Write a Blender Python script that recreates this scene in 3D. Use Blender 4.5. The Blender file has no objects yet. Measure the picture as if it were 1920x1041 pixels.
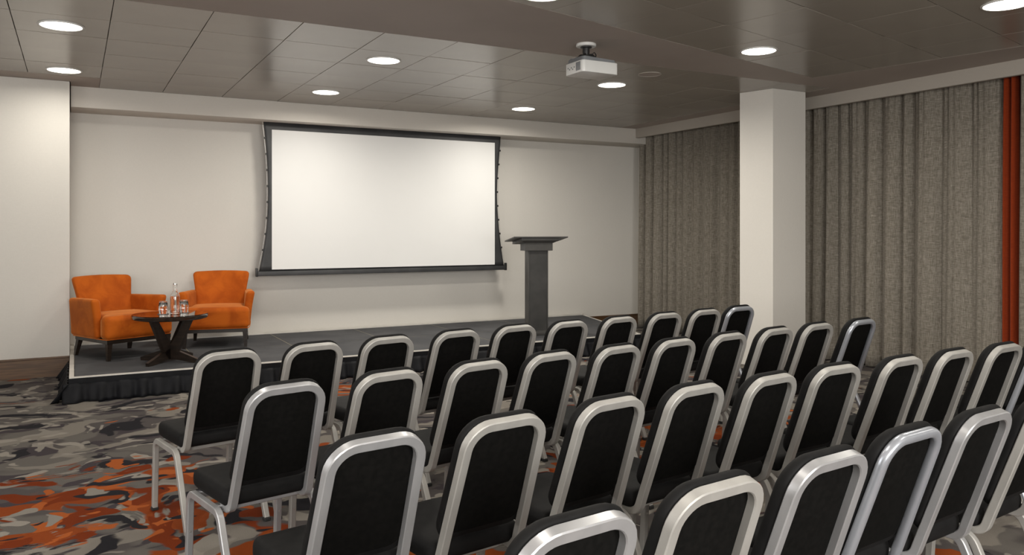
import bpy, bmesh, math, random
from mathutils import Vector, Matrix

# ------------------------------------------------------------------ camera, world, exposure
scene = bpy.context.scene
COL = scene.collection
PI = math.pi

cam_data = bpy.data.cameras.new('camera')
cam_data.sensor_width = 36.0
cam_data.lens = 1500.0 / 1920.0 * 36.0
cam_data.shift_y = -87.5 / 1920.0
cam_data.clip_start = 0.05
cam = bpy.data.objects.new('camera', cam_data)
COL.objects.link(cam)
cam.location = (0.0, 0.0, 1.4)
cam.rotation_euler = (PI / 2, 0.0, -math.atan(821.0 / 1500.0))
scene.camera = cam

world = bpy.data.worlds.new('world')
scene.world = world
world.use_nodes = True
world.node_tree.nodes['Background'].inputs[0].default_value = (0.9, 0.85, 0.8, 1)
world.node_tree.nodes['Background'].inputs[1].default_value = 0.0

scene.view_settings.view_transform = 'Standard'
scene.view_settings.look = 'None'
scene.view_settings.exposure = -0.2
scene.view_settings.gamma = 1.0
scene.view_settings.use_curve_mapping = False

STAGE_LAMP_POWER = (10.5, 25.0, 30.0)     # dimmer zones over the stage end, from left to right
LAMP_POWER = 14.5
LAMP_COLOR = (1.0, 0.945, 0.85)
SIDE_FILL_POWER = 20.0  # strength of the added fill lights left of and behind the viewpoint
REAR_FILL_POWER = 180.0
FILL_COLOR = (1.0, 0.975, 0.93)
LAMP_SPREAD = math.radians(170)
CEIL = 2.85
DECK = 0.20

# ------------------------------------------------------------------ materials
class NT:
    def __init__(self, name):
        self.m = bpy.data.materials.new(name)
        self.m.use_nodes = True
        self.t = self.m.node_tree
        self.b = self.t.nodes['Principled BSDF']
    def n(self, kind, **kw):
        nd = self.t.nodes.new(kind)
        for k, v in kw.items():
            setattr(nd, k, v)
        return nd
    def link(self, a, b):
        self.t.links.new(a, b)
    def set(self, **kw):
        for k, v in kw.items():
            self.b.inputs[k.replace('_', ' ')].default_value = v
        return self
    def val(self, sock, v):
        if hasattr(v, 'is_linked') or hasattr(v, 'links'):
            self.link(v, sock)
        else:
            sock.default_value = v
    def math(self, op, a, b=0.0, c=0.0):
        nd = self.n('ShaderNodeMath', operation=op)
        self.val(nd.inputs[0], a); self.val(nd.inputs[1], b); self.val(nd.inputs[2], c)
        return nd.outputs[0]
    def vmath(self, op, a, b=(0, 0, 0)):
        nd = self.n('ShaderNodeVectorMath', operation=op)
        self.val(nd.inputs[0], a); self.val(nd.inputs[1], b)
        return nd
    def mapping(self, vec, loc=(0, 0, 0), scale=(1, 1, 1), rot=(0, 0, 0)):
        nd = self.n('ShaderNodeMapping')
        self.link(vec, nd.inputs['Vector'])
        nd.inputs['Location'].default_value = loc
        nd.inputs['Scale'].default_value = scale
        nd.inputs['Rotation'].default_value = rot
        return nd.outputs[0]
    def noise(self, vec, scale, detail=2.0, rough=0.5, dist=0.0):
        nd = self.n('ShaderNodeTexNoise')
        self.link(vec, nd.inputs['Vector'])
        nd.inputs['Scale'].default_value = scale
        nd.inputs['Detail'].default_value = detail
        nd.inputs['Roughness'].default_value = rough
        nd.inputs['Distortion'].default_value = dist
        return nd
    def step(self, v, lo, hi):
        nd = self.n('ShaderNodeMapRange')
        nd.interpolation_type = 'SMOOTHSTEP'
        self.val(nd.inputs[0], v)
        nd.inputs[1].default_value = lo; nd.inputs[2].default_value = hi
        nd.inputs[3].default_value = 0.0; nd.inputs[4].default_value = 1.0
        return nd.outputs[0]
    def mix(self, f, a, b):
        nd = self.n('ShaderNodeMix', data_type='RGBA')
        self.val(nd.inputs[0], f); self.val(nd.inputs[6], a); self.val(nd.inputs[7], b)
        return nd.outputs[2]
    def obj(self):
        return self.n('ShaderNodeTexCoord').outputs['Object']
    def pos(self):
        return self.n('ShaderNodeNewGeometry').outputs['Position']
    def bump(self, h, strength=0.2, dist=0.01):
        nd = self.n('ShaderNodeBump')
        nd.inputs['Strength'].default_value = strength
        nd.inputs['Distance'].default_value = dist
        self.link(h, nd.inputs['Height'])
        self.link(nd.outputs[0], self.b.inputs['Normal'])

def rgba(r, g, b):
    return (r, g, b, 1.0)

def varied(name, c0, c1, scale=8.0, rough=0.6, metallic=0.0, spec=0.5, bump=0.0, bscale=200.0, stretch=(1, 1, 1), **kw):
    t = NT(name)
    p = t.mapping(t.obj(), scale=stretch)
    nz = t.noise(p, scale, 3.0)
    t.link(t.mix(t.step(nz.outputs[0], 0.3, 0.7), rgba(*c0), rgba(*c1)), t.b.inputs['Base Color'])
    t.set(Roughness=rough, Metallic=metallic)
    t.b.inputs['Specular IOR Level'].default_value = spec
    if bump:
        t.bump(t.noise(p, bscale, 2.0).outputs[0], bump, 0.002)
    for k, v in kw.items():
        t.b.inputs[k.replace('_', ' ')].default_value = v
    return t.m

M = {}
# wall covering with a faint woven grain
def wall_mat(name, c):
    t = NT(name)
    p = t.pos()
    a = t.noise(t.mapping(p, scale=(6, 6, 90)), 6.0, 2.0).outputs[0]
    b = t.noise(t.mapping(p, scale=(90, 90, 6)), 6.0, 2.0).outputs[0]
    s = t.math('ADD', a, b)
    big = t.noise(p, 1.1, 3.0).outputs[0]
    f = t.math('ADD', t.math('MULTIPLY', s, 0.35), t.math('MULTIPLY', big, 0.3))
    t.link(t.mix(t.step(f, 0.3, 0.7), rgba(*[x * 0.955 for x in c]), rgba(*[min(1, x * 1.03) for x in c])), t.b.inputs['Base Color'])
    t.set(Roughness=0.75)
    t.b.inputs['Specular IOR Level'].default_value = 0.25
    t.bump(s, 0.06, 0.001)
    return t.m
M['wall'] = wall_mat('wall_covering', (0.66, 0.635, 0.59))
M['wall_paint'] = wall_mat('painted_plaster', (0.62, 0.585, 0.535))
M['pelmet'] = wall_mat('taupe_pelmet_paint', (0.42, 0.385, 0.34))
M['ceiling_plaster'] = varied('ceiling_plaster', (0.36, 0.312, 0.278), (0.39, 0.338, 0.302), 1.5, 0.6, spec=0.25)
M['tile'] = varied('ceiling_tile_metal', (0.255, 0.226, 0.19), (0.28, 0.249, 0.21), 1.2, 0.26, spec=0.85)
M['gap'] = varied('ceiling_void', (0.03, 0.03, 0.03), (0.04, 0.04, 0.04))
M['brown_wood'] = varied('brown_wood', (0.07, 0.035, 0.015), (0.12, 0.062, 0.026), 5.0, 0.4, stretch=(1, 1, 14), bump=0.05)
M['dark_wood'] = varied('espresso_wood', (0.012, 0.008, 0.006), (0.026, 0.017, 0.012), 9.0, 0.32, stretch=(1, 1, 6))
M['table_top'] = varied('espresso_table_top', (0.014, 0.009, 0.007), (0.03, 0.019, 0.013), 6.0, 0.12, stretch=(8, 1, 1), Coat_Weight=0.6, Coat_Roughness=0.04)
M['satin'] = varied('satin_aluminium', (0.34, 0.33, 0.309), (0.39, 0.38, 0.356), 14.0, 0.5, metallic=0.3, spec=0.5, stretch=(1, 1, 0.2))
M['polished'] = varied('polished_steel', (0.41, 0.435, 0.48), (0.48, 0.505, 0.55), 10.0, 0.28, metallic=0.55, stretch=(1, 1, 0.2))
M['semi'] = varied('brushed_aluminium', (0.39, 0.392, 0.40), (0.45, 0.452, 0.46), 14.0, 0.33, metallic=0.5, stretch=(1, 1, 0.2))
M['vinyl'] = varied('black_vinyl', (0.0065, 0.0065, 0.0066), (0.010, 0.0098, 0.0098), 20.0, 0.65, spec=0.13, bump=0.08, bscale=500.0)
M['black_cloth'] = varied('black_back_cloth', (0.0042, 0.0042, 0.0038), (0.0065, 0.0062, 0.0057), 60.0, 0.9, spec=0.06, bump=0.1, bscale=700.0)
M['rubber'] = varied('black_rubber', (0.012, 0.012, 0.012), (0.02, 0.02, 0.02), 20.0, 0.7)
M['deck'] = varied('charcoal_stage_carpet', (0.072, 0.073, 0.078), (0.096, 0.096, 0.101), 3.0, 0.9, spec=0.15, bump=0.15, bscale=300.0)
M['joint'] = varied('deck_joint_strip', (0.20, 0.18, 0.12), (0.27, 0.24, 0.16), 4.0, 0.6)
M['trim'] = varied('pale_aluminium_trim', (0.62, 0.60, 0.55), (0.72, 0.69, 0.64), 6.0, 0.5, metallic=0.2)
M['skirt'] = varied('black_skirt_cloth', (0.005, 0.0054, 0.007), (0.009, 0.0095, 0.012), 12.0, 0.65, spec=0.2)
M['screen_black'] = varied('black_screen_border', (0.030, 0.031, 0.033), (0.045, 0.046, 0.048), 5.0, 0.55)
M['screen_white'] = varied('white_screen_vinyl', (0.775, 0.775, 0.765), (0.80, 0.80, 0.79), 0.8, 0.75, spec=0.2)
M['lectern'] = varied('charcoal_lectern_paint', (0.050, 0.049, 0.047), (0.066, 0.064, 0.061), 6.0, 0.45)
M['lectern_panel'] = varied('charcoal_lectern_panel', (0.036, 0.036, 0.035), (0.050, 0.049, 0.047), 9.0, 0.5)
M['plastic_white'] = varied('white_plastic', (0.66, 0.66, 0.64), (0.71, 0.71, 0.69), 4.0, 0.4)
M['plastic_grey'] = varied('grey_plastic', (0.17, 0.18, 0.19), (0.22, 0.23, 0.24), 4.0, 0.45)
M['plastic_black'] = varied('black_plastic', (0.012, 0.012, 0.012), (0.02, 0.02, 0.02), 10.0, 0.45)
M['cap'] = varied('silver_cap', (0.6, 0.6, 0.58), (0.7, 0.7, 0.68), 20.0, 0.3, metallic=0.8)
M['coaster'] = varied('grey_coaster', (0.08, 0.08, 0.08), (0.12, 0.12, 0.12), 20.0, 0.6)

def velvet():
    t = NT('orange_velvet')
    p = t.obj()
    a = t.noise(p, 5.0, 4.0, 0.6, 0.6).outputs[0]
    t.link(t.mix(t.step(a, 0.32, 0.68), rgba(0.35, 0.066, 0.004), rgba(0.50, 0.110, 0.008)), t.b.inputs['Base Color'])
    t.set(Roughness=0.75, Sheen_Weight=0.5, Sheen_Roughness=0.35)
    t.b.inputs['Sheen Tint'].default_value = rgba(1.0, 0.5, 0.18)
    t.b.inputs['Specular IOR Level'].default_value = 0.15
    t.bump(t.noise(p, 350.0, 2.0).outputs[0], 0.08, 0.002)
    return t.m
M['velvet'] = velvet()

def curtain_mat(name, c0, c1, c2):
    t = NT(name)
    p = t.pos()
    v = t.noise(t.mapping(p, scale=(1, 1, 0.08)), 190.0, 3.0, 0.6).outputs[0]
    h = t.noise(t.mapping(p, scale=(0.12, 0.12, 1)), 170.0, 3.0, 0.6).outputs[0]
    s = t.math('MULTIPLY', t.math('ADD', v, h), 0.5)
    base = t.mix(t.step(s, 0.38, 0.62), rgba(*c0), rgba(*c1))
    slub = t.math('MAXIMUM', t.step(v, 0.66, 0.74), t.step(h, 0.66, 0.74))
    t.link(t.mix(t.math('MULTIPLY', slub, 0.6), base, rgba(*c2)), t.b.inputs['Base Color'])
    t.set(Roughness=0.9, Sheen_Weight=0.1)
    t.b.inputs['Specular IOR Level'].default_value = 0.1
    t.bump(s, 0.2, 0.002)
    return t.m
M['curtain'] = curtain_mat('grey_linen_curtain', (0.145, 0.128, 0.103), (0.27, 0.245, 0.207), (0.47, 0.435, 0.38))
M['curtain_orange'] = curtain_mat('rust_orange_curtain', (0.20, 0.027, 0.006), (0.24, 0.033, 0.007), (0.26, 0.038, 0.009))

def glass(name, ior, tint=(1, 1, 1), rough=0.0):
    t = NT(name)
    nz = t.noise(t.obj(), 40.0, 1.0).outputs[0]
    t.link(t.mix(nz, rgba(*[x * 0.97 for x in tint]), rgba(*tint)), t.b.inputs['Base Color'])
    t.set(Roughness=rough, IOR=ior)
    t.b.inputs['Transmission Weight'].default_value = 1.0
    return t.m
M['glass'] = glass('clear_glass', 1.45)
M['water'] = glass('water', 1.33, (0.98, 0.99, 0.99))

def emitter():
    t = NT('downlight_diffuser')
    nz = t.noise(t.obj(), 10.0, 1.0).outputs[0]
    t.link(t.mix(nz, rgba(1.0, 0.93, 0.80), rgba(1.0, 0.95, 0.84)), t.b.inputs['Emission Color'])
    t.b.inputs['Emission Strength'].default_value = 9.0
    return t.m
M['diffuser'] = emitter()

def blind():  # glowing face of the added, unseen fill panels
    t = NT('daylit_blind')
    nz = t.noise(t.obj(), 10.0, 1.0).outputs[0]
    t.link(t.mix(nz, rgba(0.96, 0.97, 1.0), rgba(1.0, 1.0, 1.0)), t.b.inputs['Emission Color'])
    t.b.inputs['Emission Strength'].default_value = 3.0
    return t.m
M['blind'] = blind()

def carpet():
    t = NT('patterned_carpet')
    p = t.pos()
    w = t.noise(p, 1.3, 2.0).outputs['Color']
    w2 = t.noise(p, 4.0, 2.0).outputs['Color']
    wv = t.n('ShaderNodeVectorMath', operation='MULTIPLY_ADD')
    t.link(w, wv.inputs[0]); wv.inputs[1].default_value = (0.75, 0.6, 0); t.link(p, wv.inputs[2])
    wv2 = t.n('ShaderNodeVectorMath', operation='MULTIPLY_ADD')
    t.link(w2, wv2.inputs[0]); wv2.inputs[1].default_value = (0.26, 0.2, 0); t.link(wv.outputs[0], wv2.inputs[2])
    q = t.mapping(wv2.outputs[0], rot=(0, 0, 0.28), scale=(1.45, 1.75, 1))
    # dry-brush streaks that fray the edges of some patches
    streak = t.noise(t.mapping(wv.outputs[0], rot=(0, 0, 0.5), scale=(5, 34, 1)), 1.6, 4.0, 0.7).outputs[0]
    fray_zone = t.step(t.noise(p, 0.9, 1.0).outputs[0], 0.52, 0.63)
    fr = t.math('MULTIPLY', t.math('SUBTRACT', streak, 0.5), t.math('MULTIPLY_ADD', fray_zone, 0.30, 0.02))
    def layer(off, scale, thr, soft=0.012, detail=1.5, k=1.0):
        nz = t.noise(t.mapping(q, loc=off), scale, detail, 0.5, 0.35).outputs[0]
        return t.step(t.math('MULTIPLY_ADD', fr, k, nz), thr - soft, thr + soft)
    tone = t.noise(t.mapping(q, loc=(7, 3, 0)), 1.1, 2.0).outputs[0]
    col = t.mix(t.step(tone, 0.47, 0.53), rgba(0.074, 0.065, 0.063), rgba(0.113, 0.103, 0.093))
    col = t.mix(layer((31, 5, 0), 2.7, 0.585), col, rgba(0.049, 0.041, 0.045))
    col = t.mix(layer((3, 11, 0), 1.9, 0.575), col, rgba(0.183, 0.165, 0.143))
    col = t.mix(layer((13, 41, 0), 3.3, 0.625), col, rgba(0.249, 0.227, 0.197))
    col = t.mix(layer((23, 17, 0), 2.5, 0.615), col, rgba(0.016, 0.015, 0.018))
    # orange drifts: where this length of carpet was woven orange
    def blob(x, y, r):
        d = t.vmath('DISTANCE', p, (x, y, 0)).outputs['Value']
        return t.math('SUBTRACT', 1.0, t.step(d, r * 0.2, r))
    zone = t.math('MAXIMUM', blob(0.3, 4.6, 1.5), blob(1.9, 6.7, 1.3))
    zone = t.math('MAXIMUM', zone, blob(1.1, 3.4, 1.1))
    zone = t.math('MAXIMUM', zone, t.math('MULTIPLY', blob(3.6, 4.2, 2.6), 0.75))
    zone = t.math('MAXIMUM', zone, t.math('MULTIPLY', blob(2.2, 1.2, 2.4), 0.5))
    def olayer(off, scale, thr, soft=0.012, k=1.0):
        nz = t.noise(t.mapping(q, loc=off), scale, 1.5, 0.5, 0.35).outputs[0]
        v = t.math('MULTIPLY_ADD', zone, 0.207, t.math('MULTIPLY_ADD', fr, k, nz))
        return t.step(v, thr - soft, thr + soft)
    col = t.mix(olayer((47, 29, 0), 1.7, 0.70), col, rgba(0.208, 0.043, 0.008))
    col = t.mix(olayer((5, 61, 0), 2.6, 0.755), col, rgba(0.146, 0.024, 0.004))
    col = t.mix(olayer((19, 83, 0), 3.2, 0.775), col, rgba(0.319, 0.080, 0.018))
    col = t.mix(olayer((71, 7, 0), 2.9, 0.80, k=1.8), col, rgba(0.016, 0.015, 0.018))
    col = t.mix(layer((53, 67, 0), 3.6, 0.64, k=1.6), col, rgba(0.212, 0.194, 0.169))
    pile = t.noise(p, 240.0, 2.0, 0.7).outputs[0]
    mul = t.n('ShaderNodeMix', data_type='RGBA', blend_type='MULTIPLY')
    mul.inputs[0].default_value = 1.0
    t.link(col, mul.inputs[6])
    g = t.math('MULTIPLY_ADD', pile, 0.5, 0.75)
    cg = t.n('ShaderNodeCombineColor')
    for i in range(3):
        t.link(g, cg.inputs[i])
    t.link(cg.outputs[0], mul.inputs[7])
    t.link(mul.outputs[2], t.b.inputs['Base Color'])
    t.set(Roughness=0.95)
    t.b.inputs['Specular IOR Level'].default_value = 0.1
    t.bump(pile, 0.35, 0.004)
    return t.m
M['carpet'] = carpet()

# ------------------------------------------------------------------ mesh helpers
def mesh_from(name, bm, mat, smooth=True, angle=40):
    bmesh.ops.recalc_face_normals(bm, faces=bm.faces)
    me = bpy.data.meshes.new(name)
    bm.to_mesh(me); bm.free()
    me.materials.append(M[mat] if isinstance(mat, str) else mat)
    if smooth:
        me.polygons.foreach_set('use_smooth', [True] * len(me.polygons))
        me.set_sharp_from_angle(angle=math.radians(angle))
    return me

def put(name, me, parent=None, loc=(0, 0, 0), rot=(0, 0, 0), **props):
    o = bpy.data.objects.new(name, me)
    COL.objects.link(o)
    o.location = loc; o.rotation_euler = rot
    if parent is not None:
        o.parent = parent
    for k, v in props.items():
        o[k] = v
    return o

def thing(name, label, cat, loc=(0, 0, 0), rz=0.0, group=None):
    o = put(name, None, None, loc, (0, 0, rz), label=label, category=cat)
    o.empty_display_size = 0.1
    if group:
        o['group'] = group
    return o

def add_box(bm, x0, x1, y0, y1, z0, z1, bevel=0.0, seg=2):
    r = bmesh.ops.create_cube(bm, size=1.0)
    vs = r['verts']
    for v in vs:
        v.co = Vector((x0 + (v.co.x + .5) * (x1 - x0), y0 + (v.co.y + .5) * (y1 - y0), z0 + (v.co.z + .5) * (z1 - z0)))
    if bevel > 0:
        es = list({e for v in vs for e in v.link_edges})
        bmesh.ops.bevel(bm, geom=es, offset=bevel, segments=seg, profile=0.5, affect='EDGES')

def box(x0, x1, y0, y1, z0, z1, bevel=0.0, seg=2):
    bm = bmesh.new()
    add_box(bm, x0, x1, y0, y1, z0, z1, bevel, seg)
    return bm

def prism(bm, pts, z0, z1):
    a = [bm.verts.new((x, y, z0)) for x, y in pts]
    b = [bm.verts.new((x, y, z1)) for x, y in pts]
    bm.faces.new(a[::-1]); bm.faces.new(b)
    n = len(pts)
    for i in range(n):
        bm.faces.new((a[i], a[(i + 1) % n], b[(i + 1) % n], b[i]))

def lathe(bm, prof, seg=32, c=(0, 0, 0)):
    rings = []
    for r, z in prof:
        if r < 1e-6:
            rings.append([bm.verts.new((c[0], c[1], c[2] + z))])
        else:
            rings.append([bm.verts.new((c[0] + r * math.cos(2 * PI * i / seg), c[1] + r * math.sin(2 * PI * i / seg), c[2] + z)) for i in range(seg)])
    for a, b in zip(rings[:-1], rings[1:]):
        for i in range(seg):
            j = (i + 1) % seg
            if len(a) == 1 and len(b) == 1:
                continue
            if len(a) == 1:
                bm.faces.new((a[0], b[i], b[j]))
            elif len(b) == 1:
                bm.faces.new((a[i], a[j], b[0]))
            else:
                bm.faces.new((a[i], a[j], b[j], b[i]))

def fillet(pts, radii, seg=6):
    pts = [Vector(p) for p in pts]
    out = [pts[0]]
    for i in range(1, len(pts) - 1):
        p, a, b = pts[i], pts[i - 1], pts[i + 1]
        u = (a - p).normalized(); v = (b - p).normalized()
        ang = u.angle(v)
        r = radii[i - 1]
        t = r / math.tan(ang / 2)
        c = p + (u + v).normalized() * (r / math.sin(ang / 2))
        s0 = (p + u * t) - c; s1 = (p + v * t) - c
        tot = s0.angle(s1); ax = s0.cross(s1).normalized()
        for k in range(seg + 1):
            out.append(c + Matrix.Rotation(tot * k / seg, 3, ax) @ s0)
    out.append(pts[-1])
    return out

def sweep(bm, path, prof, ref):
    """rotation-minimising sweep; prof is a closed list of (a, b): a along ref-side, b along normal"""
    path = [Vector(p) for p in path]
    n = len(path)
    tang = []
    for i in range(n):
        a = path[max(i - 1, 0)]; b = path[min(i + 1, n - 1)]
        t1 = (path[i] - a); t2 = (b - path[i])
        t = (t1.normalized() if t1.length > 0 else Vector()) + (t2.normalized() if t2.length > 0 else Vector())
        tang.append(t.normalized())
    nrm = Vector(ref)
    nrm = (nrm - tang[0] * nrm.dot(tang[0])).normalized()
    rings = []
    for i in range(n):
        if i:
            ax = tang[i - 1].cross(tang[i])
            if ax.length > 1e-8:
                nrm = Matrix.Rotation(tang[i - 1].angle(tang[i]), 3, ax.normalized()) @ nrm
            nrm = (nrm - tang[i] * nrm.dot(tang[i])).normalized()
        bi = tang[i].cross(nrm)
        rings.append([bm.verts.new(path[i] + nrm * a + bi * b) for a, b in prof])
    m = len(prof)
    for r0, r1 in zip(rings[:-1], rings[1:]):
        for k in range(m):
            bm.faces.new((r0[k], r0[(k + 1) % m], r1[(k + 1) % m], r1[k]))
    bm.faces.new(rings[0][::-1]); bm.faces.new(rings[-1])

def rect_prof(w, h, c):
    w, h = w / 2, h / 2
    return [(-w + c, -h), (w - c, -h), (w, -h + c), (w, h - c), (w - c, h), (-w + c, h), (-w, h - c), (-w, -h + c)]

def round_prof(w, h, n=14):
    return [(w / 2 * math.copysign(abs(math.cos(2 * PI * i / n)) ** 0.7, math.cos(2 * PI * i / n)),
             h / 2 * math.copysign(abs(math.sin(2 * PI * i / n)) ** 0.7, math.sin(2 * PI * i / n))) for i in range(n)]

def tube(bm, path, r, n=8):
    d = (Vector(path[1]) - Vector(path[0])).normalized()
    ref = Vector((0, 0, 1)) if abs(d.z) < 0.9 else Vector((1, 0, 0))
    sweep(bm, path, [(r * math.cos(2 * PI * i / n), r * math.sin(2 * PI * i / n)) for i in range(n)], ref)

def rbox(sx, sy, sz, r, seg=4, cuts=(0, 0, 0)):
    """rounded box centred on the origin in x,y with z from 0 to sz, cut so that it can be bent"""
    bm = bmesh.new()
    add_box(bm, -sx / 2, sx / 2, -sy / 2, sy / 2, 0, sz, r, seg)
    for ax, (n, lo, hi) in enumerate(((cuts[0], -sx / 2, sx / 2), (cuts[1], -sy / 2, sy / 2), (cuts[2], 0, sz))):
        for k in range(1, n + 1):
            co = [0, 0, 0]; no = [0, 0, 0]
            co[ax] = lo + (hi - lo) * k / (n + 1); no[ax] = 1
            bmesh.ops.bisect_plane(bm, geom=bm.verts[:] + bm.edges[:] + bm.faces[:], plane_co=co, plane_no=no)
    return bm

def deform(bm, fn):
    for v in bm.verts:
        v.co = Vector(fn(v.co.x, v.co.y, v.co.z))
    return bm

# ------------------------------------------------------------------ room shell
RX0, RX1, RY0, RY1 = -3.0, 7.39, -2.6, 9.58

put('floor', mesh_from('floor', box(RX0 - .1, RX1 + .1, RY0 - .1, RY1 + .1, -0.08, 0.0), 'carpet', False), kind='structure')
put('wall_back', mesh_from('wall_back', box(RX0 - .1, RX1 + .1, RY1, RY1 + .1, 0, 2.95), 'wall', False), kind='structure')
put('wall_right', mesh_from('wall_right', box(RX1, RX1 + .1, RY0, RY1, 0, 2.95), 'wall', False), kind='structure')
put('wall_left', mesh_from('wall_left', box(RX0 - .1, RX0, RY0, RY1, 0, 2.95), 'wall', False), kind='structure')
put('wall_front', mesh_from('wall_front', box(RX0 - .1, RX1 + .1, RY0 - .1, RY0, 0, 2.95), 'wall', False), kind='structure')
put('wall_pier', mesh_from('wall_pier', box(RX0, -0.038, 8.87, RY1, 0, CEIL, 0.004, 2), 'wall'), kind='structure')
bm = bmesh.new(); prism(bm, [(6.150, 6.238), (6.236, 5.864), (6.707, 5.864), (6.70, 6.24)], 0, CEIL)
put('wall_column', mesh_from('wall_column', bm, 'wall', False), kind='structure')
put('trim_1', mesh_from('trim_1', box(-0.03, RX1, 9.13, RY1, 2.64, CEIL + .03, 0.006, 2), 'wall_paint'), kind='structure', label='boxed soffit running along the top of the back wall')
put('trim_2', mesh_from('trim_2', box(7.0, 7.05, RY0, 9.13, 2.72, CEIL + .03, 0.004, 2), 'pelmet'), kind='structure', label='pelmet board above the curtains')

# added window-shaped fill lights, out of view, to brighten back wall and chair frames
def add_fill_panel(n, loc, rz, power):
    w_ = put('window_%d' % n, mesh_from('window_blind', box(-.85, .85, 0.001, 0.012, -.8, .8), 'blind', False), None, loc, (0, 0, rz), kind='structure')
    bm = bmesh.new()
    for a in ((-.91, -.85, -.86, .86), (.85, .91, -.86, .86), (-.85, .85, -.86, -.80), (-.85, .85, .80, .86)):
        add_box(bm, a[0], a[1], .001, .04, a[2], a[3])
    put('window_frame', mesh_from('window_frame', bm, 'plastic_white', False), w_)
    ld = bpy.data.lights.new('window_daylight', 'AREA')  # area light that carries the added fill
    ld.shape = 'RECTANGLE'; ld.size = 1.7; ld.size_y = 1.6; ld.energy = power; ld.color = FILL_COLOR
    l = bpy.data.objects.new('window_daylight', ld); COL.objects.link(l)
    l.parent = w_
    l.location = (0, 0.045, 0); l.rotation_euler = (PI / 2, 0, 0)
add_fill_panel(1, (RX0, 3.4, 1.75), -PI / 2, SIDE_FILL_POWER)
add_fill_panel(2, (RX0, 0.9, 1.75), -PI / 2, SIDE_FILL_POWER)
add_fill_panel(3, (-1.0, RY0, 1.75), 0, REAR_FILL_POWER)
add_fill_panel(4, (2.0, RY0, 1.75), 0, REAR_FILL_POWER)

def baseboard(name, x0, x1, y0, y1, h):
    bm = box(x0, x1, y0, y1, 0, h - 0.02, 0.0)
    add_box(bm, x0, x1, y0 + 0.006, y1, h - 0.02, h, 0.003, 1)
    put(name, mesh_from(name, bm, 'brown_wood', False), kind='structure')
baseboard('baseboard_left', RX0, -0.038, 8.852, 8.87, 0.19)
baseboard('baseboard_back', 6.45, RX1, 9.562, 9.58, 0.165)

# ceiling: plaster margins and the band, with metal tiles as separate pieces
TS = 0.591
E1 = Vector((-0.9745, -0.2245)); E2 = Vector((0.2245, -0.9745)); B0 = Vector((6.137, 5.28))
def bpt(a, b):
    v = B0 + E1 * a + E2 * b
    return (v.x, v.y)
e1_lines = [0.0] + [0.52 + TS * k for k in range(0, 9)]
e2_lines = [0.0, 0.565] + [0.565 + TS * k for k in range(1, 6)]
bA, bB = e1_lines[-1], e2_lines[-1]
ax_lines = [0.22 + TS * k for k in range(-5, 12)]
ay_lines = [5.58, 6.172, 6.765, 7.357, 7.95, 8.54, 9.13]
YA = ay_lines[0]
bm = bmesh.new()
add_box(bm, RX0 - .1, RX1 + .1, RY0 - .1, RY1 + .1, 2.885, 2.95)
c0, c1, c2, c3 = bpt(0, 0), bpt(bA, 0), bpt(bA, bB), bpt(0, bB)
TL, TR, BR, BL = (RX0, YA), (7.0, YA), (7.0, RY0), (RX0, RY0)
for q in ([TL, c1, c0, TR], [TR, c0, c3, BR], [BR, c3, c2, BL], [BL, c2, c1, TL]):
    prism(bm, q, CEIL, 2.885)
prism(bm, [(ax_lines[-1], YA), (7.0, YA), (7.0, 9.13), (ax_lines[-1], 9.13)], CEIL, 2.885)
prism(bm, [(RX0, YA), (ax_lines[0], YA), (ax_lines[0], 8.87), (RX0, 8.87)], CEIL, 2.885)
prism(bm, [(ax_lines[0], 8.54), (0.22, 8.54), (0.22, 8.87), (ax_lines[0], 8.87)], CEIL, 2.885)
prism(bm, [(-0.03, 8.87), (0.22, 8.87), (0.22, 9.13), (-0.03, 9.13)], CEIL, 2.885)
ceiling = put('ceiling', mesh_from('ceiling', bm, 'ceiling_plaster', False), kind='structure')

tile_cache = {}
rng = random.Random(4)
def tile(cx, cy, w, d, rz):
    key = (round(w, 3), round(d, 3))
    if key not in tile_cache:
        g = 0.0022
        tile_cache[key] = mesh_from('ceiling_tile', box(-w / 2 + g, w / 2 - g, -d / 2 + g, d / 2 - g, 0, 0.02, 0.0015, 1), 'tile')
    o = put('ceiling_tile', tile_cache[key], ceiling, (cx, cy, CEIL + rng.uniform(-.0006, .0012)), (rng.uniform(-.0016, .0016), rng.uniform(-.0016, .0016), rz))
for i in range(len(ax_lines) - 1):
    for j in range(len(ay_lines) - 1):
        if j == len(ay_lines) - 2 and ax_lines[i + 1] < 0.23:
            continue
        tile((ax_lines[i] + ax_lines[i + 1]) / 2, (ay_lines[j] + ay_lines[j + 1]) / 2, TS, ay_lines[j + 1] - ay_lines[j], 0)
for i in range(len(e1_lines) - 1):
    for j in range(len(e2_lines) - 1):
        c = bpt((e1_lines[i] + e1_lines[i + 1]) / 2, (e2_lines[j] + e2_lines[j + 1]) / 2)
        tile(c[0], c[1], e1_lines[i + 1] - e1_lines[i], e2_lines[j + 1] - e2_lines[j], math.atan2(0.2245, 0.9745))

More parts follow.
